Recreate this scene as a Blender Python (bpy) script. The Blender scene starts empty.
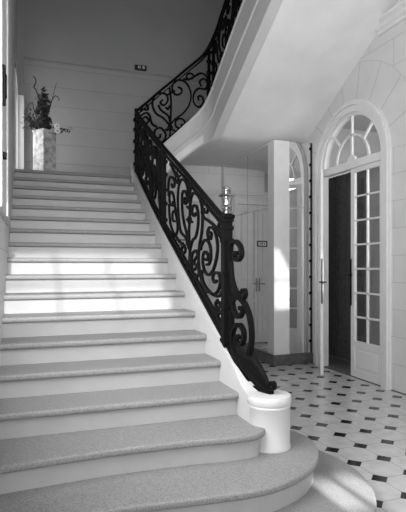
import bpy, bmesh, math, random
from mathutils import Vector, Matrix
random.seed(4)
PI = math.pi
SC = bpy.context.scene
COL = SC.collection
H = 1.52                      # eye height
SY, CY = 0.329, 0.944         # camera yaw (to the right of +Y)

# ------------------------------------------------------------------ helpers
def link(o):
    COL.objects.link(o); return o

def empty(name, loc, label, cat, group=None, kind=None):
    o = bpy.data.objects.new(name, None); link(o); o.location = loc
    o.empty_display_size = 0.1
    if label: o['label'] = label
    if cat: o['category'] = cat
    if group: o['group'] = group
    if kind: o['kind'] = kind
    return o

def tag(o, label, cat, group=None):
    o['label'] = label; o['category'] = cat
    if group: o['group'] = group
    return o

def ploc(p):
    v = Vector((0, 0, 0))
    while p is not None and p.type != 'MESH':    # every mesh part sits at the world origin
        v += p.location; p = p.parent
    return v

def add(name, bm, mat, parent=None, smooth=False, label=None):
    bmesh.ops.recalc_face_normals(bm, faces=bm.faces)
    me = bpy.data.meshes.new(name); bm.to_mesh(me); bm.free()
    if smooth:
        for p in me.polygons: p.use_smooth = True
        try: me.set_sharp_from_angle(angle=math.radians(40))
        except Exception: pass
    me.materials.append(mat)
    o = bpy.data.objects.new(name, me); link(o)
    if parent is not None:
        o.parent = parent
        # the mesh is in world coordinates and the parents are pure translations
        o.matrix_parent_inverse = Matrix.Translation(-ploc(parent))
    if label: o['label'] = label
    return o

def struct(name, bm, mat, parent=None, smooth=False):
    o = add(name, bm, mat, parent, smooth)
    o['kind'] = 'structure'
    return o

def box(bm, x0, x1, y0, y1, z0, z1, bev=0.0):
    vs = [bm.verts.new((x, y, z)) for x in (x0, x1) for y in (y0, y1) for z in (z0, z1)]
    f = [(0,1,3,2),(4,6,7,5),(0,4,5,1),(2,3,7,6),(0,2,6,4),(1,5,7,3)]
    fs = [bm.faces.new([vs[i] for i in q]) for q in f]
    if bev > 0:
        es = list({e for fa in fs for e in fa.edges})
        bmesh.ops.bevel(bm, geom=es, offset=bev, segments=2, affect='EDGES', profile=0.5)

def bx(*a, **k):
    bm = bmesh.new(); box(bm, *a, **k); return bm

def prism(bm, pts, axis, a, b):
    """pts 2-D outline; axis 'x': (y,z) extruded in x; 'y': (x,z); 'z': (x,y)"""
    def mk(p, t):
        if axis == 'x': return (t, p[0], p[1])
        if axis == 'y': return (p[0], t, p[1])
        return (p[0], p[1], t)
    A = [bm.verts.new(mk(p, a)) for p in pts]; B = [bm.verts.new(mk(p, b)) for p in pts]
    n = len(pts)
    fa = bm.faces.new(A); fb = bm.faces.new(B[::-1])
    for i in range(n):
        bm.faces.new((A[i], B[i], B[(i+1) % n], A[(i+1) % n]))
    bmesh.ops.triangulate(bm, faces=[fa, fb])

def lathe(bm, prof, cx, cy, n=32):
    rings = []
    for r, z in prof:
        rings.append([bm.verts.new((cx + r*math.cos(2*PI*i/n), cy + r*math.sin(2*PI*i/n), z)) for i in range(n)])
    for a, b in zip(rings, rings[1:]):
        for i in range(n):
            bm.faces.new((a[i], a[(i+1) % n], b[(i+1) % n], b[i]))
    bm.faces.new(rings[0][::-1]); bm.faces.new(rings[-1])

def catmull(pts, n=6, closed=False):
    out = []; N = len(pts); dim = len(pts[0])
    rng = range(N) if closed else range(N-1)
    for i in rng:
        g = lambda j: pts[j % N] if closed else pts[max(0, min(N-1, j))]
        p0, p1, p2, p3 = g(i-1), g(i), g(i+1), g(i+2)
        for k in range(n):
            t = k/n
            out.append(tuple(0.5*((2*p1[d]) + (-p0[d]+p2[d])*t + (2*p0[d]-5*p1[d]+4*p2[d]-p3[d])*t*t
                       + (-p0[d]+3*p1[d]-3*p2[d]+p3[d])*t**3) for d in range(dim)))
    if not closed: out.append(tuple(pts[-1]))
    return out

def sweep(bm, P, Nrm, w, h, sides=4, taper=None):
    """sweep along 3-D points P; Nrm: normal per point (or one). w = size across the plane, h = size in it"""
    P = [Vector(p) for p in P]; n = len(P); rings = []
    for i in range(n):
        t = (P[min(n-1, i+1)] - P[max(0, i-1)])
        if t.length < 1e-9: t = Vector((0, 0, 1))
        t.normalize()
        nn = Vector(Nrm[i]) if isinstance(Nrm, list) else Vector(Nrm)
        b = t.cross(nn)
        if b.length < 1e-6: b = t.orthogonal()
        b.normalize(); nn = b.cross(t).normalized()
        k = taper[i] if taper else 1.0
        ring = []
        for j in range(sides):
            a = 2*PI*(j+0.5)/sides
            ca, sa = math.cos(a), math.sin(a)
            if sides == 4: ca, sa = (1 if ca > 0 else -1), (1 if sa > 0 else -1)
            ring.append(bm.verts.new(P[i] + nn*(ca*w/2*k) + b*(sa*h/2*k)))
        rings.append(ring)
    for a, b in zip(rings, rings[1:]):
        for j in range(sides):
            bm.faces.new((a[j], a[(j+1) % sides], b[(j+1) % sides], b[j]))
    bm.faces.new(rings[0][::-1]); bm.faces.new(rings[-1])

def ray(u, v):
    a = (u-203)/498.0
    return SY+CY*a, CY-SY*a, (266-v)/498.0
def on_x(u, v, X):            # where a measured sight line meets the plane x = X
    dx, dy, dz = ray(u, v); D = X/dx
    return (X, dy*D, H+dz*D)

# ------------------------------------------------------------------ materials
def mat(name, g, rough=0.6, spec=0.5, speck=0.0, scale=40, bump=0.0, metal=0.0, g2=None):
    m = bpy.data.materials.new(name); m.use_nodes = True
    nt = m.node_tree; p = nt.nodes['Principled BSDF']
    p.inputs['Roughness'].default_value = rough
    p.inputs['Metallic'].default_value = metal
    p.inputs['Specular IOR Level'].default_value = spec
    tc = nt.nodes.new('ShaderNodeTexCoord'); no = nt.nodes.new('ShaderNodeTexNoise')
    no.inputs['Scale'].default_value = scale; no.inputs['Detail'].default_value = 6
    nt.links.new(tc.outputs['Object'], no.inputs['Vector'])
    cr = nt.nodes.new('ShaderNodeValToRGB')
    lo = g*(1-speck); hi = g*(1+speck*0.6)
    if g2 is not None: lo, hi = g2, g
    cr.color_ramp.elements[0].color = (lo, lo, lo, 1); cr.color_ramp.elements[1].color = (hi, hi, hi, 1)
    cr.color_ramp.elements[0].position = 0.32; cr.color_ramp.elements[1].position = 0.62
    nt.links.new(no.outputs['Fac'], cr.inputs['Fac'])
    nt.links.new(cr.outputs['Color'], p.inputs['Base Color'])
    if bump > 0:
        b = nt.nodes.new('ShaderNodeBump'); b.inputs['Strength'].default_value = bump
        b.inputs['Distance'].default_value = 0.01
        nt.links.new(no.outputs['Fac'], b.inputs['Height']); nt.links.new(b.outputs['Normal'], p.inputs['Normal'])
    return m

def joint_wall(name, g, horiz, bw=0.95, arch=None):
    """painted ashlar wall: scored courses 0.33 m tall; around an arch the joints run radially"""
    m = mat(name, g, rough=0.55, speck=0.04, scale=3)
    nt = m.node_tree; p = nt.nodes['Principled BSDF']
    N = nt.nodes.new; L = nt.links.new
    tc = N('ShaderNodeTexCoord'); sp = N('ShaderNodeSeparateXYZ'); L(tc.outputs['Object'], sp.inputs[0])
    cb = N('ShaderNodeCombineXYZ'); L(sp.outputs[horiz], cb.inputs[0]); L(sp.outputs['Z'], cb.inputs[1])
    br = N('ShaderNodeTexBrick'); L(cb.outputs[0], br.inputs['Vector'])
    br.inputs['Scale'].default_value = 1; br.inputs['Brick Width'].default_value = bw
    br.inputs['Row Height'].default_value = 0.33; br.inputs['Mortar Size'].default_value = 0.004
    br.inputs['Mortar Smooth'].default_value = 0.3
    br.offset = 0.5
    fac = br.outputs['Fac']
    if arch:
        yc, zc, r = arch
        def M(op, a, b=None):
            n = N('ShaderNodeMath'); n.operation = op
            for i, x in enumerate((a, b)):
                if x is None: continue
                if isinstance(x, (int, float)): n.inputs[i].default_value = x
                else: L(x, n.inputs[i])
            return n.outputs[0]
        dy = M('SUBTRACT', sp.outputs['Y'], yc); dz = M('SUBTRACT', sp.outputs['Z'], zc)
        rad = M('SQRT', M('ADD', M('MULTIPLY', dy, dy), M('MULTIPLY', dz, dz)))
        ang = M('ARCTAN2', dz, dy)
        st = PI/9
        q = M('ABSOLUTE', M('SUBTRACT', M('FRACT', M('DIVIDE', M('ADD', ang, 10*PI), st)), 0.5))
        d = M('MULTIPLY', M('SUBTRACT', 0.5, q), M('MULTIPLY', rad, st))
        line = M('LESS_THAN', d, 0.005)
        ring = M('LESS_THAN', M('ABSOLUTE', M('SUBTRACT', rad, r)), 0.005)
        inside = M('MULTIPLY', M('LESS_THAN', rad, r), M('GREATER_THAN', dz, 0))
        rl = M('MAXIMUM', line, ring)
        mx = N('ShaderNodeMix'); mx.data_type = 'FLOAT'
        L(inside, mx.inputs[0]); L(br.outputs['Fac'], mx.inputs[2]); L(rl, mx.inputs[3])
        fac = mx.outputs[0]
    mc = N('ShaderNodeMix'); mc.data_type = 'RGBA'
    src = p.inputs['Base Color'].links[0].from_socket
    L(fac, mc.inputs[0]); L(src, mc.inputs[6])
    mc.inputs[7].default_value = (g*0.68, g*0.68, g*0.68, 1)
    L(mc.outputs[2], p.inputs['Base Color'])
    b = N('ShaderNodeBump'); b.invert = True; b.inputs['Strength'].default_value = 0.6; b.inputs['Distance'].default_value = 0.01
    L(fac, b.inputs['Height']); L(b.outputs['Normal'], p.inputs['Normal'])
    return m

def floor_mat():
    m = mat('cabochon_tiles', 0.52, rough=0.16, speck=0.1, scale=9)
    nt = m.node_tree; p = nt.nodes['Principled BSDF']; N = nt.nodes.new; L = nt.links.new
    def M(op, a, b=None):
        n = N('ShaderNodeMath'); n.operation = op
        for i, x in enumerate((a, b)):
            if x is None: continue
            if isinstance(x, (int, float)): n.inputs[i].default_value = x
            else: L(x, n.inputs[i])
        return n.outputs[0]
    tc = N('ShaderNodeTexCoord'); sp = N('ShaderNodeSeparateXYZ'); L(tc.outputs['Object'], sp.inputs[0])
    ax, ay = 0.278, 0.295
    def cell(o, c0, a):       # signed distance to the nearest lattice line, in metres
        f = M('FRACT', M('ADD', M('DIVIDE', M('SUBTRACT', o, c0), a), 50.5))
        return M('ABSOLUTE', M('MULTIPLY', M('SUBTRACT', f, 0.5), a))
    dx = cell(sp.outputs['X'], 2.365, ax); dy = cell(sp.outputs['Y'], 3.244, ay)
    black = M('LESS_THAN', M('ADD', dx, dy), 0.072)
    line = M('LESS_THAN', M('MINIMUM', dx, dy), 0.0022)
    src = p.inputs['Base Color'].links[0].from_socket
    m1 = N('ShaderNodeMix'); m1.data_type = 'RGBA'; L(line, m1.inputs[0]); L(src, m1.inputs[6]); m1.inputs[7].default_value = (.2, .2, .2, 1)
    m2 = N('ShaderNodeMix'); m2.data_type = 'RGBA'; L(black, m2.inputs[0]); L(m1.outputs[2], m2.inputs[6]); m2.inputs[7].default_value = (.008, .008, .008, 1)
    L(m2.outputs[2], p.inputs['Base Color'])
    return m

def glass_mat():
    m = bpy.data.materials.new('window_glass'); m.use_nodes = True
    nt = m.node_tree; nt.nodes.clear(); N = nt.nodes.new; L = nt.links.new
    out = N('ShaderNodeOutputMaterial'); mx = N('ShaderNodeMixShader'); tr = N('ShaderNodeBsdfTransparent')
    gl = N('ShaderNodeBsdfGlossy'); gl.inputs['Roughness'].default_value = 0.01
    tr.inputs[0].default_value = (.9, .9, .9, 1)
    fr = N('ShaderNodeFresnel'); fr.inputs['IOR'].default_value = 1.9
    ge = N('ShaderNodeNewGeometry'); mu = N('ShaderNodeMath'); mu.operation = 'MULTIPLY'; su = N('ShaderNodeMath'); su.operation = 'SUBTRACT'; su.inputs[0].default_value = 1
    L(ge.outputs['Backfacing'], su.inputs[1]); L(fr.outputs[0], mu.inputs[0]); L(su.outputs[0], mu.inputs[1])   # no false total reflection inside the thin pane
    L(mu.outputs[0], mx.inputs[0]); L(tr.outputs[0], mx.inputs[1]); L(gl.outputs[0], mx.inputs[2]); L(mx.outputs[0], out.inputs[0])
    return m

def mirror_mat():
    m = bpy.data.materials.new('old_mirror'); m.use_nodes = True
    p = m.node_tree.nodes['Principled BSDF']
    p.inputs['Base Color'].default_value = (.93, .93, .93, 1); p.inputs['Metallic'].default_value = 1
    p.inputs['Roughness'].default_value = 0.0
    return m

def net_mat():
    m = bpy.data.materials.new('net_curtain'); m.use_nodes = True
    nt = m.node_tree; nt.nodes.clear(); N = nt.nodes.new; L = nt.links.new
    out = N('ShaderNodeOutputMaterial'); mx = N('ShaderNodeMixShader'); d = N('ShaderNodeBsdfDiffuse'); t = N('ShaderNodeBsdfTranslucent')
    d.inputs[0].default_value = (.6, .6, .6, 1); t.inputs[0].default_value = (.7, .7, .7, 1); mx.inputs[0].default_value = .55
    L(d.outputs[0], mx.inputs[1]); L(t.outputs[0], mx.inputs[2]); L(mx.outputs[0], out.inputs[0]); return m
def tint_mat(name, g):
    m = bpy.data.materials.new(name); m.use_nodes = True
    nt = m.node_tree; nt.nodes.clear(); N = nt.nodes.new
    out = N('ShaderNodeOutputMaterial'); t = N('ShaderNodeBsdfTransparent'); t.inputs[0].default_value = (g, g, g, 1)
    nt.links.new(t.outputs[0], out.inputs[0]); return m
M = dict(
    tread=mat('speckled_stone', 0.235, rough=0.55, speck=0.32, scale=130, bump=0.15),
    riser=mat('painted_riser', 0.38, rough=0.45, speck=0.05, scale=6),
    curb=mat('painted_curb', 0.56, rough=0.4, speck=0.03, scale=5),
    plaster=mat('white_plaster', 0.76, rough=0.7, speck=0.05, scale=2.5),
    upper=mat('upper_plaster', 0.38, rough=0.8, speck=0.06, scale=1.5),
    wood=mat('white_painted_wood', 0.68, rough=0.35, speck=0.03, scale=8),
    wood2=mat('grey_white_paint', 0.68, rough=0.4, speck=0.04, scale=8),
    iron=mat('black_wrought_iron', 0.004, rough=0.6, spec=0.08, speck=0.3, scale=60, bump=0.1),
    brass=mat('polished_finial_metal', 0.42, rough=0.16, metal=1.0, speck=0.2, scale=30),
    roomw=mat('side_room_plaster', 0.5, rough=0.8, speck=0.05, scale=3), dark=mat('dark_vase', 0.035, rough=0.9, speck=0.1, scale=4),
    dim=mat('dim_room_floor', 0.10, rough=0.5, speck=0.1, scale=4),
    plinth=mat('grey_marble_plinth', 0.10, rough=0.3, speck=0.4, scale=14),
    marble=mat('veined_marble', 0.7, rough=0.3, g2=0.25, scale=11),
    leaf=mat('dark_foliage', 0.03, rough=0.6, speck=0.5, scale=30),
    petal=mat('white_petal', 0.75, rough=0.6, speck=0.1, scale=30),
    seam=mat('dark_seam', 0.02, rough=0.6, speck=0.1),
    signdark=mat('dark_enamel', 0.02, rough=0.3, speck=0.1),
    signlight=mat('white_enamel', 0.7, rough=0.4, speck=0.05),
    curtain=mat('dark_curtain', 0.07, rough=0.9, speck=0.2, scale=20),
    sheer=net_mat(), tint=tint_mat('dusty_glass', .5), clear=tint_mat('clear_glass', .55),  # both tinted panes are half dark, added to weaken the sun
    glass=glass_mat(), mirror=mirror_mat(), floor=floor_mat(),
    wr=joint_wall('ashlar_right', 0.60, 'Y', 0.9, arch=(5.83, 2.95, 1.32)),
    wl=joint_wall('ashlar_left', 0.60, 'Y', 1.2), wb=joint_wall('ashlar_back', 0.74, 'X', 1.3), wbl=joint_wall('ashlar_landing', 0.42, 'X', 40),  # last one: darker copy of the back ashlar, landing's dimness put into the colour
)

# ------------------------------------------------------------------ room shell
XL, XR, YB, YF = -0.2, 4.18, 9.0, -1.6
ZC, ZT = 4.74, 7.4
struct('floor', bx(-2.2, 7.0, YF-0.3, YB+0.3, -0.2, 0), M['floor'])
bm = bmesh.new()
box(bm, -2.2, XR+0.3, YF-0.3, 4.8, ZC, ZC+0.3)
struct('ceiling', bm, M['plaster'])
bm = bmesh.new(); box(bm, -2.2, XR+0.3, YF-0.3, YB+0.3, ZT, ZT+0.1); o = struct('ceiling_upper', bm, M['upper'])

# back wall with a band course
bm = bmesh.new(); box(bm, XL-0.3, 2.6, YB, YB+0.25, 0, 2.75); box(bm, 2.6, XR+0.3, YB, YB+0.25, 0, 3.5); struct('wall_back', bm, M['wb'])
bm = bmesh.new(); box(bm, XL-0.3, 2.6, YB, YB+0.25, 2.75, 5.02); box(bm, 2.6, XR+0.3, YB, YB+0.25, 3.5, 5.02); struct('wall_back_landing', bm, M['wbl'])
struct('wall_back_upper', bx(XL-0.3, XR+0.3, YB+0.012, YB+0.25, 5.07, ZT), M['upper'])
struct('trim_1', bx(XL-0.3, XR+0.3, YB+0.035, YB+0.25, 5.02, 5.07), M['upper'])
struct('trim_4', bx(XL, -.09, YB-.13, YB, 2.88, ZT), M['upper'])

# right wall with arched opening
YD, ZS, R = 5.83, 2.95, 0.70
bm = bmesh.new()
box(bm, XR, XR+0.10, YF-0.3, YD-R, 0, ZT); box(bm, XR, XR+0.10, YD+R, YB+0.3, 0, ZT); box(bm, XR, XR+0.10, YD-R, YD+R, ZS+R, ZT)
for i in range(28):          # spandrels over the arch
    a0, a1 = PI*i/28, PI*(i+1)/28
    ya, yb = YD - R*math.cos(a0), YD - R*math.cos(a1)
    prism(bm, [(ya, ZS+R*math.sin(a0)), (yb, ZS+R*math.sin(a1)), (yb, ZS+R), (ya, ZS+R)][:4] if i not in (13, 14) else
          ([(ya, ZS+R*math.sin(a0)), (yb, ZS+R), (ya, ZS+R)] if i == 13 else [(ya, ZS+R), (yb, ZS+R*math.sin(a1)), (yb, ZS+R)]), 'x', XR, XR+0.10)
bmesh.ops.remove_doubles(bm, verts=bm.verts, dist=1e-5)
struct('wall_right', bm, M['wr'])

# left wall: window beside the flight (behind the edge of the view) and one on the landing
bm = bmesh.new()
def wall_with_holes(bm, x0, x1, y0, y1, z0, z1, holes):
    ys = sorted({y0, y1} | {h[0] for h in holes} | {h[1] for h in holes})
    for a, b in zip(ys, ys[1:]):
        hs = sorted([h for h in holes if h[0] <= a and h[1] >= b], key=lambda h: h[2]); z = z0
        for h in hs:
            if h[2] > z: box(bm, x0, x1, a, b, z, h[2])
            z = h[3]
        box(bm, x0, x1, a, b, z, z1)
LW1 = (2.1, 3.42, 1.0, 4.2)
LW2 = (7.75, 8.75, 2.95, 4.35)
wall_with_holes(bm, XL-0.3, XL, 2.0, YB+0.3, 0, ZT, [LW1, LW2])
struct('wall_left', bm, M['wl'])
# the hall widens towards the entrance
struct('wall_left_entrance', bx(-2.2, -1.95, YF-0.3, 2.0, 0, ZT), M['wl'])
struct('wall_left_return', bx(-2.2, XL-.3, 2.0, 2.25, 0, ZT), M['wb'])
# entrance facade with openings invented to shape the sun patches (behind the photographer)
bm = bmesh.new()
def facade(holes):
    xs = sorted({-2.2, XR+0.3} | {h[0] for h in holes} | {h[1] for h in holes})
    for a, b in zip(xs, xs[1:]):
        hs = sorted([h for h in holes if h[0] <= a and h[1] >= b], key=lambda h: h[2]); z = 0
        for h in hs:
            if h[2] > z: box(bm, a, b, YF-0.3, YF, z, h[2])
            z = h[3]
        if z < ZT: box(bm, a, b, YF-0.3, YF, z, ZT)
FW = [(-0.25, 1.25, 3.05, 4.10), (3.50, 3.86, 3.72, 4.72), (1.64, 2.02, 1.50, 1.74)]
facade(FW)
prism(bm, [(3.58, 4.73), (3.87, 4.73), (3.87, 4.20)], 'y', YF-0.3, YF)  # added wedge, slants the sun patch on the corner post
struct('wall_front', bm, M['wb'])
def muntins(name, h, nx, nz, t=0.03):
    bm = bmesh.new(); x0, x1, z0, z1 = h
    for i in range(nx+1):
        x = x0 + (x1-x0)*i/nx; box(bm, x-t/2, x+t/2, YF-0.2, YF-0.16, z0, z1)
    for j in range(nz+1):
        z = z0 + (z1-z0)*j/nz; box(bm, x0, x1, YF-0.2, YF-0.16, z-t/2, z+t/2)
    struct(name, bm, M['wood'])
muntins('window_1', FW[0], 3, 2); muntins('window_2', FW[1], 1, 2); muntins('window_3', FW[2], 2, 1, .05)  # bars in the invented openings, they break up the sun patches

for i in (0, 1): struct('window_%d_pane' % (i+1), bx(FW[i][0], FW[i][1], YF-.10, YF-.095, FW[i][2], FW[i][3]), M['tint'] if i == 0 else M['clear'])  # added panes, dim the sun on the steps and corner post
# cornice on the right wall, below the hall ceiling
bm = bmesh.new()
prism(bm, [(XR, 4.42), (XR-0.03, 4.43), (XR-0.03, 4.47), (XR-0.06, 4.49), (XR-0.06, 4.54), (XR-0.10, 4.57), (XR-0.10, 4.60), (XR, 4.60)], 'y', YF, 5.22)
struct('trim_2', bm, M['wood'])
# arched casing round the french door
bm = bmesh.new()
def casing(bm, r0, r1, x0, x1, n=36):
    prof = []
    path = [(YD-1, 0, 0)]
    def P(r):
        return [(YD-r, 0.0)] + [(YD - r*math.cos(PI*i/n), ZS + r*math.sin(PI*i/n)) for i in range(0, n+1)] + [(YD+r, 0.0)]
    A, B = P(r0), P(r1); k = len(A)
    rings = [[bm.verts.new((x, p[0], p[1])) for p in Q] for x, Q in ((x1, A), (x0, A), (x0, B), (x1, B))]
    for i in range(k-1):
        for a in range(4):
            b = (a+1) % 4
            bm.faces.new((rings[a][i], rings[a][i+1], rings[b][i+1], rings[b][i]))
    bm.faces.new([rings[a][0] for a in range(4)]); bm.faces.new([rings[a][-1] for a in range(4)])
casing(bm, R-0.02, R+0.07, XR-0.03, XR+0.05); casing(bm, R+0.07, R+0.11, XR-0.05, XR); casing(bm, R+0.11, R+0.135, XR-0.03, XR)
struct('trim_3', bm, M['wood'], smooth=True)

# dark room beyond the door
bm = bmesh.new()
box(bm, 7.0, 7.1, 3.6, 8.6, 0, 4.3); box(bm, XR+0.10, 7.1, 3.5, 3.6, 0, 4.3); box(bm, XR+0.10, 7.1, 8.6, 8.7, 0, 4.3)
box(bm, XR+0.10, 7.1, 3.5, 8.7, 4.3, 4.4)
struct('wall_side_room', bm, M['roomw'])
struct('floor_side_room', bx(XR, 7.0, 3.6, 8.6, 0.0, 0.012), M['dim'])

# ------------------------------------------------------------------ door_1: arched french door
d1 = empty('door_1', (XR+0.03, YD, 0), None, None, kind='structure')
xg = XR+0.04
bm = bmesh.new()                                             # transom + arched frame
box(bm, XR, XR+0.08, YD-R, YD+R, ZS-0.09, ZS+0.02, 0.006)
casing(bm, R-0.06, R, XR, XR+0.08)
add('door_frame', bm, M['wood'], d1, True)
fl = empty('fanlight', (XR+0.04, YD, ZS), None, None); del_keys = None
fl.parent = d1; fl.location = (0.01, 0, ZS)
bm = bmesh.new()
def arcpts(r, a0=0, a1=PI, n=24): return [(xg, YD - r*math.cos(a0+(a1-a0)*i/n), ZS+0.02 + r*math.sin(a0+(a1-a0)*i/n)) for i in range(n+1)]
sweep(bm, arcpts(0.36), (1, 0, 0), 0.03, 0.028)
for a in (PI/4, PI/2, 3*PI/4):
    r0 = 0.36 if abs(a-PI/2) > .1 else 0.05
    sweep(bm, [(xg, YD - r*math.cos(a), ZS+0.02+r*math.sin(a)) for r in (r0, R-0.05)], (1, 0, 0), 0.03, 0.028)
prism(bm, [(YD - 0.09*math.cos(PI*i/14), ZS+0.015+0.09*math.sin(PI*i/14)) for i in range(15)], 'x', xg-0.02, xg+0.02)
add('muntin', bm, M['wood'], fl)
bm = bmesh.new(); prism(bm, [(YD - (R-.06)*math.cos(PI*i/28), ZS+0.02+(R-.06)*math.sin(PI*i/28)) for i in range(29)], 'x', xg-0.002, xg+0.002)
add('pane', bm, M['glass'], fl)

def leaf_parts(org, ang, parent, name, handle_side):
    """a glazed leaf; local l along width 0..W from org, n = thickness"""
    W, T, Z0, Z1 = 0.685, 0.042, 0.012, ZS-0.095
    c, s = math.cos(ang), math.sin(ang)
    root = empty(name, (0, 0, 0), None, None); root.parent = parent
    root.location = (org[0]-(XR+0.03), org[1]-YD, 0)
    def loc(bm0):
        for v in bm0.verts:
            l, t, z = v.co; v.co = (org[0] + c*l - s*t, org[1] + s*l + c*t, z)
        return bm0
    bm = bmesh.new(); st = 0.085
    box(bm, 0, st, -T/2, T/2, Z0, Z1, 0.004); box(bm, W-st, W, -T/2, T/2, Z0, Z1, 0.004)
    box(bm, st, W-st, -T/2, T/2, Z0, 0.11); box(bm, st, W-st, -T/2, T/2, 0.42, 0.50); box(bm, st, W-st, -T/2, T/2, Z1-0.06, Z1)
    box(bm, st, W-st, -0.008, 0.008, 0.1, 0.43)                       # sunk panel
    box(bm, st+0.05, W-st-0.05, -0.018, 0.018, 0.15, 0.38, 0.006)     # raised field
    box(bm, W/2-0.012, W/2+0.012, -0.014, 0.014, 0.48, Z1-0.05)
    n = 7; z0, z1 = 0.50, Z1-0.06
    for i in range(1, n):
        z = z0 + (z1-z0)*i/n; box(bm, st, W-st, -0.014, 0.014, z-0.012, z+0.012)
    add('leaf_frame', loc(bm), M['wood'], root)
    bm = bmesh.new(); box(bm, st, W-st, -0.002, 0.002, 0.49, Z1-0.05); add('pane', loc(bm), M['glass'], root)
    for z in (0.25, 1.45, 2.6):                                       # hinges
        bm = bmesh.new(); box(bm, -0.012, 0.012, -T/2-0.012, -T/2+0.004, z-0.06, z+0.06, 0.003)
        add('hinge', loc(bm), M['wood2'], root)
    return root, loc, W, T
# right leaf closed: runs from the near jamb (small y) to the middle; local x -> +y
lf, loc, W, T = leaf_parts((XR+0.03, YD-0.692), PI/2, d1, 'door_leaf', 1)
bm = bmesh.new(); sweep(bm, [(W-0.03, T/2+0.02, z) for z in (0.98, 1.62)], (0, 1, 0), 0.02, 0.03, 6)
add('espagnolette', loc(bm), M['iron'], lf)
bm = bmesh.new(); sweep(bm, [(W-0.03, T/2+0.0, 1.4), (W-0.03, T/2+0.06, 1.4), (W-0.10, T/2+0.07, 1.39)], (0, 0, 1), 0.022, 0.022, 6)
add('handle', loc(bm), M['iron'], lf)
# left leaf swung into the hall, its free edge towards us
dirv = Vector((3.80, 5.93, 0)) - Vector((XR-0.01, YD+0.69, 0)); ang = math.atan2(dirv.y, dirv.x)
lf2, loc2, W, T = leaf_parts((XR-0.01, YD+0.69), ang, d1, 'door_leaf', -1)
bm = bmesh.new(); sweep(bm, [(W+0.012, 0, z) for z in (1.0, 1.62)], (0, 1, 0), 0.018, 0.02, 6)
add('espagnolette', loc2(bm), M['iron'], lf2)
bm = bmesh.new(); sweep(bm, [(W, 0, 1.3), (W+0.05, 0, 1.3), (W+0.05, 0.06, 1.3)], (0, 0, 1), 0.02, 0.02, 6)
sweep(bm, [(W+0.05, 0, 1.3), (W+0.05, -0.04, 1.3)], (0, 0, 1), 0.02, 0.02, 6)
add('handle', loc2(bm), M['iron'], lf2)
# curtains in the side room behind the closed leaf
def drape(y0, y1, z0, z1, x, m, label, amp=0.03, wl=0.09):
    bm = bmesh.new(); n = 60
    A = []
    for i in range(n+1):
        y = y0+(y1-y0)*i/n; xx = x + amp*math.sin(2*PI*(y-y0)/wl)
        A.append((bm.verts.new((xx, y, z0)), bm.verts.new((xx, y, z1)), bm.verts.new((xx+.012, y, z0)), bm.verts.new((xx+.012, y, z1))))
    for a, b in zip(A, A[1:]):
        bm.faces.new((a[0], b[0], b[1], a[1])); bm.faces.new((a[2], a[3], b[3], b[2]))
        bm.faces.new((a[1], b[1], b[3], a[3])); bm.faces.new((a[0], a[2], b[2], b[0]))
    bm.faces.new((A[0][0], A[0][1], A[0][3], A[0][2])); bm.faces.new((A[-1][0], A[-1][2], A[-1][3], A[-1][1]))
    return tag(add('curtain', bm, m, None, True), label, 'curtain')
drape(6.25, 7.7, 0.02, 3.0, 4.80, M['curtain'], 'dark curtain seen through the open half of the arched french door')
drape(4.9, 6.22, 0.02, 3.0, 4.80, M['sheer'], 'pale curtain hanging behind the outer panes of the closed french door leaf')

# ------------------------------------------------------------------ door_2: tall panelled double door on the back wall
XD = 2*3.52 - 4.27     # seam
d2 = empty('door_2', (XD, YB, 0), None, None, kind='structure')
wd = 0.46
for sgn in (-1, 1):
    bm = bmesh.new()
    x0, x1 = (XD-wd, XD-0.004) if sgn < 0 else (XD+0.004, XD+wd)
    y0, y1 = YB-0.05, YB+0.0
    st = 0.07
    box(bm, x0, x0+st, y0, y1, 0.02, 2.72); box(bm, x1-st, x1, y0, y1, 0.02, 2.72)
    for z0, z1 in ((0.02, 0.18), (0.80, 0.88), (1.08, 1.20), (2.62, 2.72)): box(bm, x0+st, x1-st, y0, y1, z0, z1)
    box(bm, x0+st, x1-st, y0+0.03, y1, 0.1, 2.7)
    for z0, z1 in ((0.23, 0.75), (0.92, 1.04), (1.25, 2.57)): box(bm, x0+st+.04, x1-st-.04, y0+0.015, y0+0.04, z0, z1, 0.008)
    lf = add('door_leaf', bm, M['wood2'], d2)
    bm = bmesh.new(); box(bm, XD+sgn*0.03-0.015, XD+sgn*0.03+0.015, y0-0.012, y0, 1.02, 1.28, 0.003)
    sweep(bm, [(XD+sgn*.03, y0, 1.17), (XD+sgn*.03, y0-.05, 1.17), (XD+sgn*.13, y0-.055, 1.17)], (0, 0, 1), .02, .02, 6)
    add('handle', bm, M['brass'], lf)
bm = bmesh.new()
for a, b in ((XD-wd-0.11, XD-wd), (XD+wd, XD+wd+0.11)):
    box(bm, a, b, YB-0.07, YB, 0, 2.86); box(bm, a+.02, b-.05, YB-0.09, YB-.07, 0, 2.86)
box(bm, XD-wd, XD+wd, YB-0.07, YB, 2.73, 2.86); box(bm, XD-wd-.16, XD+wd+.16, YB-0.15, YB, 2.90, 2.97); box(bm, XD-wd-.13, XD+wd+.13, YB-.11, YB, 2.86, 2.90)
add('door_frame', bm, M['wood2'], d2)
bm = bmesh.new(); box(bm, XD-0.004, XD+0.004, YB-0.03, YB-.005, 0.02, 2.72); add('door_seam', bm, M['seam'], d2)
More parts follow.
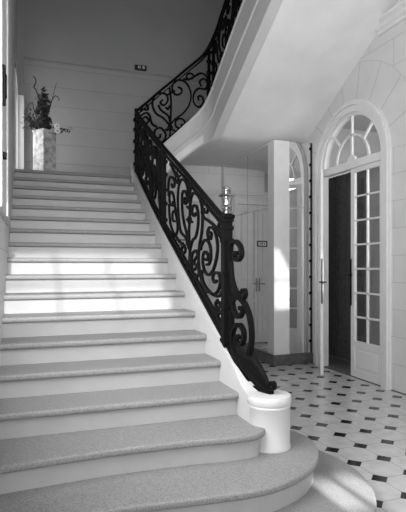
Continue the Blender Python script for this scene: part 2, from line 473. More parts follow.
# sign plate on one leaf (its writing is too small to read in the picture: three short marks)
bm = bmesh.new(); sx = 2*3.52-4.36
box(bm, sx-0.115, sx+0.115, YB-0.062, YB-0.05, 1.90, 2.02, 0.004); sg = add('door_sign', bm, M['signdark'], d2, label='dark nameplate')
bm = bmesh.new(); box(bm, sx-0.085, sx+0.085, YB-0.066, YB-0.062, 1.925, 1.995)
sl = add('sign_face', bm, M['wood2'], sg)
bm = bmesh.new()
for i, w in enumerate((0.022, 0.03, 0.024)):
    box(bm, sx-0.055+i*0.045, sx-0.055+i*0.045+w, YB-0.069, YB-0.066, 1.945, 1.975)
add('sign_marks', bm, M['signdark'], sg)

# ------------------------------------------------------------------ staircase
def Yk(k): return 3.84+(k-6)*0.2992
YF_ = {3: 2.83, 4: 3.18, 5: 3.52}
def front(k): return YF_.get(k, Yk(k))
RZ = 0.16; XI, XO = 1.372, 1.45
def XS(y): return 0.078*max(0.0, min(1.0, (y-5)/2.4))**2   # the flight widens slightly near the landing
st = empty('staircase', (0.6, 4.6, 0), 'wide white stone staircase with grey treads rising straight to the landing', 'staircase')
def offset_in(pts, d):        # shift an outline inwards (towards its centroid side), polygon in ccw order
    n = len(pts); out = []
    for i in range(n):
        a, b, c = Vector(pts[i-1]), Vector(pts[i]), Vector(pts[(i+1) % n])
        t = (c-a); t.normalize(); out.append((b.x - t.y*d, b.y + t.x*d))
    return out
def tread_slab(pts, z, th=0.045):
    bm = bmesh.new(); prism(bm, pts, 'z', z-th, z)
    es = [e for e in bm.edges if len(e.link_faces) == 2 and e.calc_face_angle(0) > 1.2 and abs((e.verts[0].co-e.verts[1].co).z) < 1e-4]
    bmesh.ops.bevel(bm, geom=es, offset=0.014, segments=3, affect='EDGES', profile=0.5)
    return bm
k1 = [(-.2, 1.93), (.6, 1.98), (1.2, 2.05), (1.55, 2.14), (1.79, 2.28), (1.95, 2.47), (2.05, 2.72), (2.075, 2.95), (2.03, 3.2), (1.93, 3.42), (1.78, 3.57), (1.6, 3.65)]
k2 = [(-.2, 2.45), (.37, 2.47), (.8, 2.44), (1.15, 2.425), (1.37, 2.47), (1.58, 2.58), (1.74, 2.75), (1.83, 2.93), (1.85, 3.08), (1.80, 3.28), (1.70, 3.42), (1.58, 3.5)]
k3 = [(-.2, 2.78), (.4, 2.83), (.9, 2.825), (1.2, 2.80), (1.36, 2.82), (1.44, 2.90)]
for k, pl in ((1, k1), (2, k2), (3, k3)):
    c = catmull(pl, 5)
    back = 3.9 if k < 3 else 3.3
    outl = c + ([(1.55, back), (-.2, back)] if k < 3 else [(1.44, back), (-.2, back)])
    add('tread', tread_slab(outl, RZ*k), M['tread'], st, True)
    c2 = [(p[0]-(0.035 if p[0] > 1.3 else 0), p[1]) for p in c]
    ins = offset_in(c, 0.035)
    ins = [(max(-.2, p[0]), p[1]) for p in ins]; ins[0] = (-.2, pl[0][1]+0.035)
    ins[-1] = (c[-1][0]-(0.0), c[-1][1]-.035 if k < 3 else c[-1][1]+.0)
    o2 = ins + ([(1.55, back), (-.2, back)] if k < 3 else [(1.41, back), (-.2, back)])
    bm = bmesh.new(); prism(bm, o2, 'z', RZ*(k-1), RZ*k-0.045); add('riser', bm, M['riser'], st)
for k in range(4, 19):
    y0 = front(k); y1 = front(k+1)+0.05 if k < 18 else y0+0.34
    xr = XI+0.004+XS(y0)
    bm = bmesh.new(); box(bm, XL, xr, y0, y1, RZ*k-0.045, RZ*k)
    es = [e for e in bm.edges if all(abs(v.co.y-y0) < 1e-4 for v in e.verts) and abs(e.verts[0].co.z-e.verts[1].co.z) < 1e-4]
    bmesh.ops.bevel(bm, geom=es, offset=0.016, segments=3, affect='EDGES', profile=0.5)
    add('tread', bm, M['tread'], st, True)
    bm = bmesh.new(); box(bm, XL, xr, y0+0.035, y1+0.02, RZ*(k-1)-0.01, RZ*k-0.045); add('riser', bm, M['riser'], st)
# landing slab
bm = bmesh.new(); box(bm, XL, 1.62, 7.74, YB, 2.70, 2.879); box(bm, XI+.06, 1.62, 7.40, 7.74, 2.70, 2.879)
add('landing', bm, M['tread'], st)
# curb carrying the railing: a raking parapet standing on the floor
def curb_z(y): return 0.96+(y-3.84)*0.5348+0.145
prof = [(3.0, 0.0), (3.0, 0.655), (3.06, 0.662), (3.11, 0.685), (3.17, 0.722), (3.25, 0.785)]
prof += [(y, curb_z(y)) for y in (3.35, 4, 5, 5.4, 5.8, 6.2, 6.6, 7, 7.40)] + [(7.46, 3.06), (7.5, 3.06), (7.5, 0.0)]
def curb_strip(bm, top, lowz, x0, x1):   # built in slices so that it can follow the widening
    rows = []
    for (y, z), zl in zip(top, lowz):
        rows.append([bm.verts.new((x0+XS(y), y, zl)), bm.verts.new((x0+XS(y), y, z)), bm.verts.new((x1+XS(y), y, z)), bm.verts.new((x1+XS(y), y, zl))])
    for a, b in zip(rows, rows[1:]):
        for j in range(4): bm.faces.new((a[j], a[(j+1) % 4], b[(j+1) % 4], b[j]))
    bm.faces.new(rows[0]); bm.faces.new(rows[-1][::-1])
bm = bmesh.new(); curb_strip(bm, prof[1:-1], [0]*(len(prof)-2), XI, XO); add('curb', bm, M['curb'], st)
bm = bmesh.new()              # cap moulding on the curb
cp = [(y, z) for y, z in prof[1:-2]]
outl = [(y, z+0.012) for y, z in cp] + [(y, z-0.03) for y, z in reversed(cp)]
curb_strip(bm, [(y, z+.012) for y, z in cp], [z-.03 for y, z in cp], XI-.008, XO+.008); add('curb_cap', bm, M['curb'], st)
bm = bmesh.new(); box(bm, XI+.10, XO+.08, 7.5, YB, 0, 2.70); add('under_landing_wall', bm, M['riser'], st)
# round plinth at the foot
PC = (1.512, 3.0)
bm = bmesh.new()
lathe(bm, [(0.143, 0.32), (0.143, 0.335), (0.140, 0.34), (0.140, 0.585), (0.144, 0.590), (0.144, 0.600), (0.141, 0.604), (0.149, 0.618), (0.149, 0.65), (0.143, 0.664), (0.10, 0.672)], *PC, n=48)
add('plinth', bm, M['curb'], st, True)

# ------------------------------------------------------------------ upper stairs: fascia, soffit, treads
us = empty('upper_staircase', (2.2, 7.4, 2.7), 'white plastered underside and fascia of the upper flight, curving up over the hall', 'staircase')
FP = [(1.50, 7.20, 2.93, 2.70), (1.68, 7.30, 3.12, 2.80), (1.96, 7.38, 3.41, 2.95), (2.22, 7.38, 3.66, 3.18), (2.40, 7.35, 3.84, 3.33), (2.53, 7.24, 3.99, 3.42),
      (2.60, 7.05, 4.20, 3.47), (2.60, 6.75, 4.39, 3.65), (2.60, 5.88, 4.93, 4.14), (2.60, 4.82, 5.52, 4.73)]
FPs = catmull(FP, 5)
def nrm2(P, i):
    a, b = P[max(0, i-1)], P[min(len(P)-1, i+1)]
    t = Vector((b[0]-a[0], b[1]-a[1], 0)).normalized()
    return Vector((-t.y, t.x, 0))   # points to the flight side
bm = bmesh.new(); rings = []
for i, (x, y, zt, zb) in enumerate(FPs):
    n = nrm2(FPs, i)
    rings.append([bm.verts.new((x, y, zb-.03)), bm.verts.new((x, y, zt)), bm.verts.new((x+n.x*.13, y+n.y*.13, zt)), bm.verts.new((x+n.x*.13, y+n.y*.13, zb-.03))])
for a, b in zip(rings, rings[1:]):
    for j in range(4): bm.faces.new((a[j], a[(j+1) % 4], b[(j+1) % 4], b[j]))
bm.faces.new(rings[0]); bm.faces.new(rings[-1][::-1])
add('fascia', bm, M['curb'], us, True)
bm = bmesh.new()
sweep(bm, [(x-nrm2(FPs, i).x*.006, y-nrm2(FPs, i).y*.006, zb+(zt-zb)*.42) for i, (x, y, zt, zb) in enumerate(FPs)], [nrm2(FPs, i) for i in range(len(FPs))], 0.03, 0.028, 8)
sweep(bm, [(x-nrm2(FPs, i).x*.004, y-nrm2(FPs, i).y*.004, zt-.02) for i, (x, y, zt, zb) in enumerate(FPs)], [nrm2(FPs, i) for i in range(len(FPs))], 0.03, 0.04, 8)
add('fascia_moulding', bm, M['curb'], us, True)
SO = [((1.50, 7.20, 2.68), (1.50, YB, 2.70)), ((1.96, 7.38, 2.95), (1.96, YB, 2.98)), ((2.22, 7.38, 3.18), (2.3, YB, 3.24)),
      ((2.40, 7.35, 3.33), (2.65, YB, 3.42)), ((2.53, 7.24, 3.42), (3.3, YB, 3.44)), ((2.60, 7.14, 3.45), (4.18, YB, 3.44)),
      ((2.62, 7.08, 3.46), (4.18, 7.30, 3.44)), ((2.62, 7.0, 3.50), (4.18, 7.05, 3.49)), ((2.62, 6.75, 3.65), (4.18, 6.8, 3.61)),
      ((2.62, 5.88, 4.14), (4.18, 5.88, 4.14)), ((2.62, 4.81, 4.73), (4.18, 4.81, 4.73))]
bm = bmesh.new(); g = []
for a, b in SO:
    row = []
    for t in range(7):
        p = Vector(a).lerp(Vector(b), t/6); row.append(bm.verts.new(p))
    g.append(row)
fs = []
for r0, r1 in zip(g, g[1:]):
    for j in range(6): fs.append(bm.faces.new((r0[j], r0[j+1], r1[j+1], r1[j])))
ret = bmesh.ops.extrude_face_region(bm, geom=fs)
for v in [x for x in ret['geom'] if isinstance(x, bmesh.types.BMVert)]: v.co.z += 0.12
add('soffit', bm, M['plaster'], us, True)
for i in range(5):
    x0 = 1.62+0.19*i; z = 2.88+.16*(i+1)
    if i < 4: add('tread', bx(x0, x0+0.24, 7.51, YB, z-.05, z), M['tread'], us)
    add('riser', bx(x0+.02, x0+.05, 7.51, YB, z-.20, z-.05), M['riser'], us)
add('quarter_landing', bx(2.38, XR, 7.36, YB, 3.60, 3.68), M['tread'], us)
for i in range(9):
    y1 = 7.30-0.28*i; z = 3.68+.158*(i+1)
    add('tread', bx(2.73, XR, y1-.30, y1, z-.05, z), M['tread'], us); add('riser', bx(2.73, XR, y1-.05, y1-.02, z-.20, z-.05), M['riser'], us)

# ------------------------------------------------------------------ wrought iron railings
class Rail:
    def __init__(s, path):    # path: (x,y,zbase)
        s.p = path; s.s = [0]
        for a, b in zip(path, path[1:]): s.s.append(s.s[-1]+math.hypot(b[0]-a[0], b[1]-a[1]))
    def at(s, t, q):
        L = s.s; t = max(0, min(L[-1]-1e-6, t)); i = 0
        while i < len(L)-2 and L[i+1] < t: i += 1
        f = (t-L[i])/(L[i+1]-L[i]); a, b = s.p[i], s.p[i+1]
        d = Vector((b[0]-a[0], b[1]-a[1], 0)).normalized()
        return (a[0]+(b[0]-a[0])*f, a[1]+(b[1]-a[1])*f, a[2]+(b[2]-a[2])*f+q), Vector((-d.y, d.x, 0))
def spiral(pts, side, r, turns=1.25, k=0.26, n=16):
    """continue a 2-D polyline with a closing spiral; side +1 = turn left"""
    (x0, y0), (x1, y1) = pts[-2], pts[-1]
    h = math.atan2(y1-y0, x1-x0); cx, cy = x1 + r*math.cos(h+side*PI/2), y1 + r*math.sin(h+side*PI/2)
    a0 = h - side*PI/2; out = list(pts); m = int(n*turns)
    for i in range(1, m+1):
        th = 2*PI*turns*i/m; rr = r*math.exp(-k*th)
        out.append((cx+rr*math.cos(a0+side*th), cy+rr*math.sin(a0+side*th)))
    return out
def cscroll(ctrl, s0=None, r0=.06, s1=None, r1=.06, turns=1.3):
    c = [tuple(p) for p in catmull(ctrl, 6)]
    if s1: c = spiral(c, s1, r1, turns)
    if s0: c = spiral(c[::-1], s0, r0, turns)[::-1]
    return c
def heart_motif(hw, y0, y1):
    """lyre of C-scrolls round a stem, flanked by S-scrolls; list of (points, thickness)"""
    h = y1-y0; out = []
    for m in (-1, 1):
        F = lambda L: [(m*x*hw, y0+y*h) for x, y in L]
        out.append((cscroll(F([(0.02, .10), (.22, .26), (.50, .46), (.62, .68), (.52, .88), (.34, .93)]), None, 0, m*1, .105, 1.5), .022))
        out.append((cscroll(F([(.02, .20), (.12, .30), (.26, .42), (.30, .55)]), None, 0, m*1, .05, 1.3), .016))
        out.append((cscroll(F([(.12, .02), (.34, .10), (.46, .20)]), None, 0, m*-1 * -1, .07, 1.4), .018))
        out.append((cscroll(F([(.62, .30), (.74, .45), (.80, .62), (.84, .80)]), -m*1, .075, -m*1, .06, 1.35), .020))
        out.append((cscroll(F([(.98, .08), (.90, .20), (.86, .34), (.92, .48)]), m*1, .05, -m*1, .05, 1.2), .016))
        out.append(([(m*.70*hw, y0+.96*h), (m*.78*hw, y0+.86*h), (m*.90*hw, y0+.84*h), (m*.97*hw, y0+.97*h)], .014))
        out.append(([(m*.08*hw, y0+.50*h), (m*.03*hw, y0+.60*h), (m*.10*hw, y0+.72*h), (m*.02*hw, y0+.82*h)], .016))
    out.append(([(0, y0), (0, y0+.3*h), (0, y0+.6*h), (0, y0+.84*h)], .022))
    for yy, w in ((.06, .045), (.16, .05), (.36, .035), (.62, .06), (.72, .035)):
        out.append(([(0, y0+yy*h-.025), (0, y0+yy*h), (0, y0+yy*h+.025)], w))
    return out
def put_scroll(rail, s0, pts, th, parent, w=0.026, nm='scroll'):
    P = []; Nn = []
    for x, y in pts:
        p, n = rail.at(s0+x, y); P.append(p); Nn.append(n)
    bm = bmesh.new(); sweep(bm, P, Nn, w, th, 4 if len(pts) > 4 else 8)
    return add(nm, bm, M['iron'], parent, False)
def long_bar(rail, a, b, q, w, h, parent, nm, sides=4, step=0.06, ext=0):
    n = max(2, int((b-a)/step)); P = []; Nn = []
    for i in range(n+1):
        p, nn = rail.at(a+(b-a)*i/n, q(a+(b-a)*i/n) if callable(q) else q); P.append(p); Nn.append(nn)
    bm = bmesh.new(); sweep(bm, P, Nn, w, h, sides); return add(nm, bm, M['iron'], parent, sides > 4)
def post(rail, s, q0, q1, parent, w=0.034):
    p, n = rail.at(s, q0); p2, _ = rail.at(s, q1)
    bm = bmesh.new(); sweep(bm, [p, p2], n, w, w, 4)
    for q in (.12, .30, .45, .62, .76):
        a, _ = rail.at(s, q-.018); b, _ = rail.at(s, q+.018); sweep(bm, [a, b], n, w*1.7, w*1.7, 4)
    return add('post', bm, M['iron'], parent)

RX = 1.402; NY = 3.48
lr = empty('stair_railing', (RX, NY, 1.05), 'black wrought iron scroll railing of the lower flight, with a metal finial on its newel', 'railing')
def RXc(u): return RX+max(0, min(1, (u-236)/37.0))*.115
low = Rail([(RX+XS(y), y, curb_z(y)+.012) for y in [NY+(7.14-NY)*i/24 for i in range(25)]])
Ls = low.s[-1]
long_bar(low, 0, Ls, .022, .038, .020, lr, 'bottom_rail'); long_bar(low, 0, Ls, .095, .026, .016, lr, 'bottom_rail')
hq = lambda t: .925-.055*max(0, min(1, (t-1.1)/2.7))
long_bar(low, 0, Ls, lambda t: hq(t)-.06, .026, .016, lr, 'top_bar'); long_bar(low, 0, Ls, hq, .052, .040, lr, 'handrail', 8)
SPP = 5.40-NY
for s in (SPP-.085, SPP+.085, Ls-.16): post(low, s, 0, .88, lr)
post(low, Ls-0.01, -0.05, .92, lr, .05)
for i in range(6):            # lattice of rings between the paired posts
    y0 = .13+.125*i
    put_scroll(low, SPP, [(.05*math.cos(t), y0+.045+.06*math.sin(t)) for t in [2*PI*k/12 for k in range(13)]], .022, lr)
put_scroll(low, SPP, [(0, .1), (0, .3), (0, .5), (0, .7), (0, .88)], .03, lr)
for c, hw in ((SPP+.52, .40), (SPP+1.28, .38)):
    for pts, th in heart_motif(hw, .11, .83): put_scroll(low, c, pts, th*1.15, lr)
def con(uv, th, n=5, w=.022, nm='scroll', prof=None, sides=4):
    P = [on_x(u, v, RXc(u)) for u, v in catmull(uv, n)]; m = len(P)
    bm = bmesh.new(); sweep(bm, P, (1, 0, 0), w, th, sides, None if prof is None else [prof(i/(m-1)) for i in range(m)])
    return add(nm, bm, M['iron'], lr, sides > 4)
# the large panel next to the newel: each scroll lies in the plane of the railing
T = .0205
for uv in (
    [(188.5, 247), (186, 238), (181, 232), (179.2, 222), (178, 208), (178, 194), (179.2, 184), (182.3, 179.3), (185.8, 182), (188, 190), (188.6, 197)],
    [(189, 241), (187, 234), (184.5, 225), (182.8, 215), (182, 203), (182.4, 193.5), (184.2, 190.8), (186.3, 193.5), (187.3, 200), (185.6, 204), (184.2, 201), (185, 197.5)],
    [(189.8, 187), (190, 209), (189.6, 221), (189, 232), (189.5, 246), (190.5, 258), (193, 275), (196, 284)],
    [(190.3, 209), (191, 199), (193.7, 192.8), (198.4, 196), (201.4, 204), (202.6, 217), (201.8, 232), (199.5, 245.4), (198.6, 258.7), (199.8, 272), (202.5, 283), (208, 292.5)],
    [(189.5, 262), (190, 251.4), (192.4, 241), (195.8, 236.6), (198, 226), (198.2, 214), (196.2, 206), (193, 206.5), (192, 212), (194.2, 216), (196.2, 213)],
    [(174, 233), (179, 241), (183.6, 244.8), (185.6, 250), (183.6, 253.5), (181.4, 250), (182.6, 246.8)],
    [(184, 263), (187, 262), (189, 266), (188, 271), (185, 269)],
    [(193.8, 279), (192, 267), (192.2, 255), (195.6, 250.5), (197.6, 255), (195.4, 259), (194, 263), (197, 265.5), (198.6, 262)],
    [(194, 270), (197.5, 267), (199, 273), (196.5, 277), (194.5, 274)],
    [(208.8, 238), (207.6, 233), (209.7, 227.7), (214, 229.2), (217, 239.5), (217.6, 250), (215.8, 261.7), (212.7, 271), (208.4, 275), (204.6, 270.6), (202.8, 261.7), (203.3, 254.3), (205.5, 251.8), (208, 255), (207.6, 260), (205.6, 259)],
    [(206.5, 264.5), (209, 264), (210.8, 258), (210.6, 248.4), (208.6, 242), (205, 240), (202, 244.5), (200.6, 250)],
    [(208.8, 232), (211.4, 233.5), (210.6, 238.8), (207.8, 239)],
    [(201.8, 211), (203.8, 217.4), (209, 221), (215, 226.5), (219.3, 234), (222.8, 241)],
    [(203.5, 204.5), (205.8, 204.5), (208, 208), (206.8, 212.5), (204.2, 212), (204, 208)],
    [(202.4, 197.5), (202, 205), (203.4, 214)],
    [(220.4, 222), (218.6, 226), (220, 230), (223, 228)], [(223, 232), (220.4, 236), (223, 240)],
    [(171, 233), (176, 234.5), (177.6, 228), (176.8, 219), (175, 211.5), (172.6, 213), (172.8, 220), (174.8, 221.5)],
    [(168.5, 196), (168.5, 184), (170, 177.5), (173, 177.8), (174.8, 183), (173, 187.5), (171.6, 184)],
    [(176.8, 219), (175, 207), (173.6, 196), (171.2, 191.6), (169.4, 196), (170, 203), (172.6, 205.6), (173, 201)],
    [(169, 204), (169.5, 215), (171, 226), (175, 237)],
    [(170, 163.5), (174, 171), (176.5, 176.5), (180, 176)], [(176, 172), (178.4, 178), (177, 183), (174.8, 178)], [(188, 183), (190.6, 187.5), (189.6, 194)],
    [(201.8, 270), (203, 281), (207.6, 289.5), (213, 294), (218, 291), (220.4, 281), (218.6, 273.5), (214.6, 273), (212.8, 278), (214.8, 282.4), (217, 280.6)],
    [(212, 294), (218.6, 296.4), (222, 292)], [(218, 300), (215.8, 304), (217.6, 309), (220.4, 305.5), (218.8, 302)],
    [(217, 309), (218.6, 320), (221, 327), (223, 318), (221, 311), (218.4, 314)], [(222, 330), (220, 338), (223, 345)]):
    con(uv, T)
for uv, th in (([(189.5, 216), (189.5, 224)], .05), ([(186.6, 219), (192.6, 222.5)], .03), ([(187, 206), (191, 210)], .02), ([(189.6, 196), (189.6, 203)], .035), ([(189, 244), (190, 250)], .05)):
    con(uv, th, w=.05, nm='rosette', prof=lambda t: .45+.55*math.sin(PI*t), sides=8)

# newel post with collars
bm = bmesh.new()
nb, nt_ = curb_z(NY)+.0, 1.905
box(bm, RX-.034, RX+.034, NY-.034, NY+.034, nb, nt_)
for z in (nb+.05, nb+.30, nb+.55, nb+.80, nt_-.10): box(bm, RX-.042, RX+.042, NY-.042, NY+.042, z-.015, z+.015, .004)
box(bm, RX-.050, RX+.050, NY-.050, NY+.050, nt_-.03, nt_, .008); box(bm, RX-.042, RX+.042, NY-.042, NY+.042, nt_-.055, nt_-.03, .004)
nw = add('newel', bm, M['iron'], lr)
bm = bmesh.new()
lathe(bm, [(r*1.05, nt_+z*.68) for r, z in [(.035, 0), (.045, .01), (.03, .03), (.018, .055), (.02, .065), (.036, .08), (.04, .095), (.024, .11), (.022, .13), (.034, .18), (.036, .195),
           (.056, .205), (.060, .215), (.05, .228), (.016, .24), (.014, .255), (.026, .27), (.03, .285), (.024, .305), (.008, .318), (.001, .325)]], RX, NY, 24)
add('finial', bm, M['brass'], nw, True, label='polished metal finial')
# console scrolls from the newel down to the plinth, in the plane of the railing
for uv, th in (([(238, 254), (235.2, 252.6), (234.6, 257), (238, 260), (241.6, 255), (240.6, 247), (236, 241.5), (231.6, 243), (230.5, 252), (231, 266), (232.5, 280), (236, 291), (241.5, 298.8), (245.2, 295), (244.2, 290), (241.6, 293)], .026),
    ([(239.6, 309), (241.8, 307.6), (242.6, 312.5), (239, 317), (234.8, 312), (232.6, 303), (231, 294)], .026),
    ([(236, 297), (241, 299), (246.5, 307), (250.2, 319), (251.8, 334), (251, 346), (248, 358)], .030),
    ([(239.5, 338), (237, 336), (236.4, 341), (240, 344.5), (243.6, 340), (243.6, 331), (240, 325), (235.6, 325.8), (233, 333), (232.6, 344), (235.5, 355), (240, 363)], .026),
    ([(229, 316), (231.5, 311), (232, 322), (231.4, 335)], .02),
    ([(222.5, 340), (227.6, 348), (236.8, 363), (246.5, 379), (254, 388.5), (262, 391.5), (272, 391)], .042),
    ([(231, 350), (236, 361), (243, 372), (250, 381)], .024),
    ([(270, 390), (273.6, 388), (273.8, 384), (271.8, 382.4), (270.2, 385)], .018)):
    con(uv, th, w=.034, nm='console_scroll')
for uv, th in (([(238, 352), (246, 359), (254, 363), (263, 376), (269, 388)], .085), ([(236, 355), (243, 364), (251, 374), (258, 383), (267, 390)], .07), ([(240, 358), (249, 366), (258, 376), (268, 388)], .11)):
    con(uv, th, w=.06, nm='acanthus_leaf', prof=lambda t: .35+.65*math.sin(PI*min(1, t*.9+.08)), sides=10)
con([(231, 262), (232.5, 280), (234.5, 296), (233, 304)], .05, w=.04, nm='acanthus_leaf', prof=lambda t: .3+.7*math.sin(PI*(t*.8+.1)), sides=8)

ur = empty('stair_railing', (1.5, 7.44, 3.0), 'black wrought iron scroll railing climbing the upper flight above the white curved fascia', 'railing')
up_path = [(x+nrm2(FPs, i).x*.06, y+nrm2(FPs, i).y*.06, zt) for i, (x, y, zt, zb) in enumerate(FPs)]
up_path[0] = (1.482, 7.16, 2.90)
up = Rail(up_path); Lu = up.s[-1]
long_bar(up, 0, Lu, .02, .045, .022, ur, 'bottom_rail', step=.05)
long_bar(up, 0, Lu, .79, .026, .016, ur, 'top_bar', step=.05); long_bar(up, 0, Lu, .85, .052, .040, ur, 'handrail', 8, step=.05)
sp = 1.40
for s in (0.02, sp-.05, sp+.06, sp+1.02, sp+2.3): post(up, s, 0, .84, ur)
for c, hw in ((sp+.53, .44), (sp+1.66, .58)):
    for pts, th in heart_motif(hw, .03, .785): put_scroll(up, c, pts, th*.95, ur)
def proj_u(p):
    D = p[0]*SY+p[1]*CY; return 203+498*(p[0]*CY-p[1]*SY)/D, D
def rail_sq(u, v):            # place on the curved railing met by a measured sight line
    lo, hi = 0, sp+.25
    for _ in range(40):
        m = (lo+hi)/2
        if proj_u(up.at(m, 0)[0])[0] < u: lo = m
        else: hi = m
    p, n = up.at(lo, 0); D = proj_u(p)[1]
    return lo, H+(266-v)/498*D-p[2]
for L in ([(180,295),(150,262),(117,240),(101,202),(110,166),(136,150),(164,156),(170,184),(152,204),(137,192),(147,180)],
    [(182,290),(172,252),(140,226),(128,202)], [(160,212),(172,222),(178,205)],
    [(184,290),(202,268),(242,238),(268,200),(275,152),(256,106),(226,90),(200,100),(190,130),(206,156),(230,150),(232,130),(215,122)],
    [(178,125),(185,190),(182,290),(180,345)], [(166,160),(184,148),(202,138)],
    [(180,292),(190,304),(182,317),(171,306),(180,292)], [(172,318),(158,312)], [(190,316),(203,318)],
    [(118,372),(150,366),(161,334),(138,306),(112,318),(114,348),(134,350),(137,334)],
    [(50,250),(72,238),(88,250),(98,285),(122,302)], [(50,232),(58,206),(78,204),(80,224),(64,222)], [(60,262),(72,256),(84,272),(76,286)],
    [(352,186),(322,226),(282,258),(262,292),(236,310),(208,300),(206,276),(226,264),(246,276),(242,294),(228,290)],
    [(322,118),(314,98),(332,84),(350,102),(342,130),(310,128),(288,152),(287,190),(308,212),(330,194),(326,166),(308,164),(310,182)],
    [(262,88),(254,72),(270,60),(288,72),(276,86)], [(240,84),(262,88),(284,78),(318,60),(344,72),(356,108)], [(362,110),(352,135),(352,165),(364,176),(366,160)]):
    c = catmull([rail_sq(130+x/4.51, 60+y/4.51) for x, y in L], 5)
    put_scroll(up, 0, c, .026, ur)

# ------------------------------------------------------------------ mirrored column box on the right
BX, BY = 3.52, 6.80; ZB = 3.44
mb = empty('mirror_casing', (3.85, 7.8, 0), 'tall mirror-clad casing with white corner post on dark plinth below the upper stairs', 'mirror casing')
add('plinth', bx(BX-.03, XR, BY-.03, YB, 0, .165, .006), M['plinth'], mb)
add('corner_post', bx(BX-.012, BX+.255, BY-.012, BY+.20, .165, ZB, .006), M['wood'], mb)
add('core', bx(BX+.03, XR, BY+.03, YB, .165, ZB-.02), M['wood2'], mb)
add('end_post', bx(BX-.005, BX+.06, YB-.13, YB, .165, ZB), M['wood'], mb)
add('head_rail', bx(BX-.006, BX+.04, BY+.2, YB-.13, ZB-.03, ZB, .003), M['wood2'], mb)
for y0, y1 in ((BY+.205, BY+.99), (BY+.998, YB-.135)):
    for z0, z1 in ((.17, 2.42), (2.428, ZB-.035)):
        add('mirror_panel', bx(BX, BX+.028, y0, y1, z0, z1), M['mirror'], mb)
for z0, z1 in ((.17, 2.42), (2.428, ZB-.01)):
    add('mirror_panel', bx(BX+.258, XR-.035, BY, BY+.028, z0, z1), M['mirror'], mb)
add('edge_strip', bx(XR-.034, XR, BY-.004, BY+.03, .165, ZB), M['seam'], mb)
for y in (BY+.95, BY+1.04):
    bm = bmesh.new(); lathe(bm, [(.022, 0), (.024, .006), (.015, .014)], 0, 0, 16)
    for v in bm.verts: v.co = (BX-v.co.z, y+v.co.x, 2.44+v.co.y)
    add('clip', bm, M['signlight'], mb, True)
for i in range(13):
    z = .35+i*.25
    add('clip', bx(XR-.05, XR-.02, BY-.012, BY-.003, z-.02, z+.02), M['iron'], mb)

# ------------------------------------------------------------------ landing: window casing, pedestal, flowers, wall plate
w4 = empty('window_4', (XL, 8.25, 2.95), None, None, kind='structure')
bm = bmesh.new()
box(bm, XL, XL+.02, 8.75, 8.87, 2.88, 4.42); box(bm, XL, XL+.115, 8.80, 8.87, 2.88, 4.36, .006)
add('window_casing', bm, M['wood'], w4)
bm = bmesh.new(); box(bm, XL, XL+.02, 7.62, 7.75, 2.88, 4.42); box(bm, XL, XL+.02, 7.62, 8.87, 4.36, 4.46); add('window_frame', bm, M['wood2'], w4)
add('pane', bx(XL-.16, XL-.155, 7.75, 8.75, 2.95, 4.35), M['glass'], w4)
# tall window at the left edge with dark bolt
w5 = empty('window_5', (XL, 4.3, 1.0), None, None, kind='structure')
bm = bmesh.new(); box(bm, XL, XL+.035, 3.42, 4.62, 1.9, 4.5, .005); box(bm, XL, XL+.012, 4.62, 5.05, 1.9, 4.6, .004); box(bm, XL, XL+.045, 4.10, 4.14, 1.9, 4.5, .005)
add('window_casing', bm, M['curb'], w5)
add('pane', bx(XL-.2, XL-.195, 2.1, 3.42, 1.0, 4.2), M['glass'], w5)
bm = bmesh.new(); box(bm, XL+.03, XL+.055, 3.45, 3.49, 2.56, 2.82, .006); box(bm, XL+.03, XL+.06, 3.51, 3.53, 2.62, 2.78, .006)
add('window_bolt', bm, M['iron'], w5)
bm = bmesh.new(); sweep(bm, [(XL+.03, 3.50, 2.24), (XL+.06, 3.50, 2.24)], (0, 0, 1), .05, .05, 10); add('window_knob', bm, M['iron'], w5)

px, py = .225, 8.25
def rotz(bm0, cx, cy, a):
    bmesh.ops.rotate(bm0, verts=bm0.verts, cent=(cx, cy, 0), matrix=Matrix.Rotation(a, 3, 'Z')); return bm0
pa = math.radians(38)
pd = empty('pedestal', (px, py, 2.88), 'square veined marble pedestal carrying the flower arrangement on the landing', 'pedestal')
hwd = .125
bm = bmesh.new(); box(bm, px-hwd, px+hwd, py-hwd, py+hwd, 2.885, 3.62, .006); add('shaft', rotz(bm, px, py, pa), M['marble'], pd)
bm = bmesh.new(); box(bm, px-hwd-.008, px+hwd+.008, py-hwd-.008, py+hwd+.008, 3.62, 3.65, .005); add('top_slab', rotz(bm, px, py, pa), M['marble'], pd)
fa = empty('flower_arrangement', (px, py, 3.65), 'dark leafy flower arrangement with curling twigs and white blooms atop the marble pedestal', 'flowers')
bm = bmesh.new(); lathe(bm, [(.05, 3.65), (.08, 3.67), (.09, 3.72), (.07, 3.76), (.075, 3.78)], px, py, 20); add('vase', bm, M['dark'], fa, True)
D0 = py/1.052
def fp(u, v, dy=0):
    dx, dyy, dz = ray(u, v); D = (py+dy)/dyy
    return Vector((dx*D, py+dy, H+dz*D))
def stem(pts, r=.007):
    P = [fp(u, v, d) for u, v, d in catmull(pts, 5)]
    bm = bmesh.new(); sweep(bm, P, (0, 1, 0), r*2, r*2, 6, [1-.5*i/len(P) for i in range(len(P))]); add('twig', bm, M['leaf'], fa, True)
stem([(41, 128, 0), (42, 110, 0), (38, 96, 0), (36, 90, 0), (34, 87, 0), (36, 82, 0), (35, 78, 0), (33, 76.5, 0)], .013)
stem([(43, 126, .05), (50, 108, .1), (54, 92, .1), (56.5, 83, .1)], .006)
stem([(46, 120, 0), (50, 105, -.05), (55, 96, -.1), (59, 99, -.1), (58.5, 101, -.1)], .009)
stem([(40, 126, 0), (34, 110, .1), (32, 102, .1), (27, 108, .1), (24.5, 112, .1)], .008)
stem([(44, 128, 0), (55, 128, -.1), (65, 129, -.1), (71, 130, -.1)], .007)
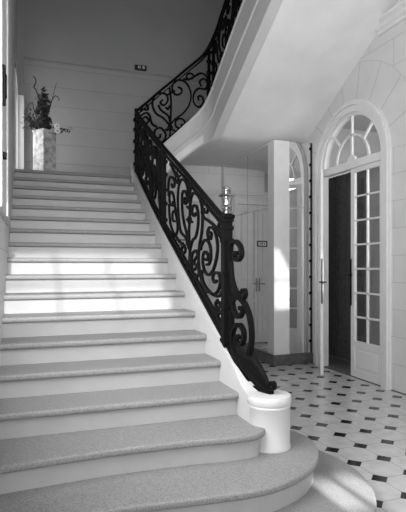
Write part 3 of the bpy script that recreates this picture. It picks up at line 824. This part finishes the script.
stem([(40, 128, 0), (30, 122, -.1), (27, 112, -.1), (25, 109, -.1)], .008)
def leaves(n, cu, cv, su, sv, sz, m, nm):
    bm = bmesh.new()
    for _ in range(n):
        c = fp(random.gauss(cu, su), random.gauss(cv, sv), random.uniform(-.14, .14))
        ax = Vector((random.uniform(-1, 1), random.uniform(-1, 1), random.uniform(-1, 1))).normalized()
        s = sz*random.uniform(.6, 1.3); b = ax.orthogonal().normalized(); b = Matrix.Rotation(random.uniform(0, 6.28), 3, ax) @ b; cc = ax.cross(b)
        v = [bm.verts.new(c-ax*s), bm.verts.new(c-ax*s*.2+b*s*.42), bm.verts.new(c+ax*s), bm.verts.new(c-ax*s*.2-b*s*.42), bm.verts.new(c+cc*s*.16), bm.verts.new(c-cc*s*.05)]
        for i in range(4):
            bm.faces.new((v[i], v[(i+1) % 4], v[4])); bm.faces.new((v[(i+1) % 4], v[i], v[5]))
    add(nm, bm, m, fa)
leaves(150, 43, 108, 3.2, 7.5, .055, M['leaf'], 'foliage'); leaves(110, 40, 123, 6.5, 3.6, .05, M['leaf'], 'foliage')
leaves(45, 30, 118, 3.0, 4, .045, M['leaf'], 'foliage'); leaves(40, 60, 130, 6, 2.4, .035, M['leaf'], 'foliage'); leaves(26, 42, 97, 3.5, 2, .045, M['leaf'], 'foliage')
for u, v in ((57, 126.5), (57.5, 131)):
    bm = bmesh.new(); c = fp(u, v, -.17)
    for i in range(7):
        a = 2*PI*i/7; q = c+Vector((.03*math.cos(a), -.01, .03*math.sin(a)))
        bmesh.ops.create_icosphere(bm, subdivisions=1, radius=.022, matrix=Matrix.Translation(q))
    add('bloom', bm, M['petal'], fa, True)

# small dark plate on the band course
pc = (1.36+.0, YB, 5.2)
def on_y(u, v, Y):
    dx, dy, dz = ray(u, v); D = Y/dy; return dx*D, H+dz*D
x0, z1 = on_y(134.5, 65, YB); x1, z0 = on_y(146.5, 71.5, YB)
wp = empty('wall_plate', ((x0+x1)/2, YB, (z0+z1)/2), 'small dark wall plate with pale marks, high on the upper back wall', 'wall plate')
add('plate', bx(x0, x1, YB-.04, YB+.03, z0, z1, .012), M['signdark'], wp)
w = (x1-x0)
for cx, cw in ((.30, .05), (.44, .04), (.72, .09)):
    add('mark', bx(x0+w*cx-cw*w, x0+w*cx+cw*w, YB-.045, YB-.04, (z0+z1)/2-.018, (z0+z1)/2+.022), M['signlight'], wp)

# ------------------------------------------------------------------ light
w = bpy.data.worlds.new('World'); SC.world = w; w.use_nodes = True
w.node_tree.nodes['Background'].inputs[0].default_value = (1, 1, 1, 1)
w.node_tree.nodes['Background'].inputs[1].default_value = 1.0
sd = bpy.data.lights.new('sun', 'SUN'); sd.energy = 16; sd.angle = math.radians(.8)
so = bpy.data.objects.new('sun', sd); link(so)
so.rotation_euler = Vector((0, 1, -.34)).to_track_quat('-Z', 'Y').to_euler(); so.location = (0, -6, 6)
def area(name, loc, direction, sx, sy, e):
    l = bpy.data.lights.new(name, 'AREA'); l.shape = 'RECTANGLE'; l.size = sx; l.size_y = sy; l.energy = e
    o = bpy.data.objects.new(name, l); link(o); o.location = loc
    o.rotation_euler = Vector(direction).to_track_quat('-Z', 'Z').to_euler(); return o
area('daylight_window_left', (XL-.05, 2.78, 2.6), (1, .55, .05), 1.3, 3.1, 165)
area('daylight_landing', (XL-.05, 8.25, 3.65), (1, 0, 0), 1.2, .95, 6)
area('daylight_side_room', (5.9, 3.7, 2.6), (0, 1, .1), 1.8, 1.8, 110)  # added fill lamp, brightens the door panes from the unseen room
area('daylight_entrance', (1.0, YF+.05, 2.4), (0, 1, 0), 4.5, 3.0, 125)  # added fill panel inside the front wall, in place of ambient daylight

cam = bpy.data.cameras.new('camera'); co = bpy.data.objects.new('camera', cam); link(co)
co.location = (0, 0, H)
co.rotation_euler = (PI/2, 0, -math.atan2(SY, CY))
cam.sensor_fit = 'HORIZONTAL'; cam.sensor_width = 36; cam.lens = 36*498/406.0
cam.shift_y = 10/406.0
cam.clip_start = .05
SC.camera = co
SC.view_settings.view_transform = 'Standard'; SC.view_settings.look = 'None'
SC.view_settings.gamma = 1; SC.view_settings.use_curve_mapping = False
SC.view_settings.exposure = 0.0
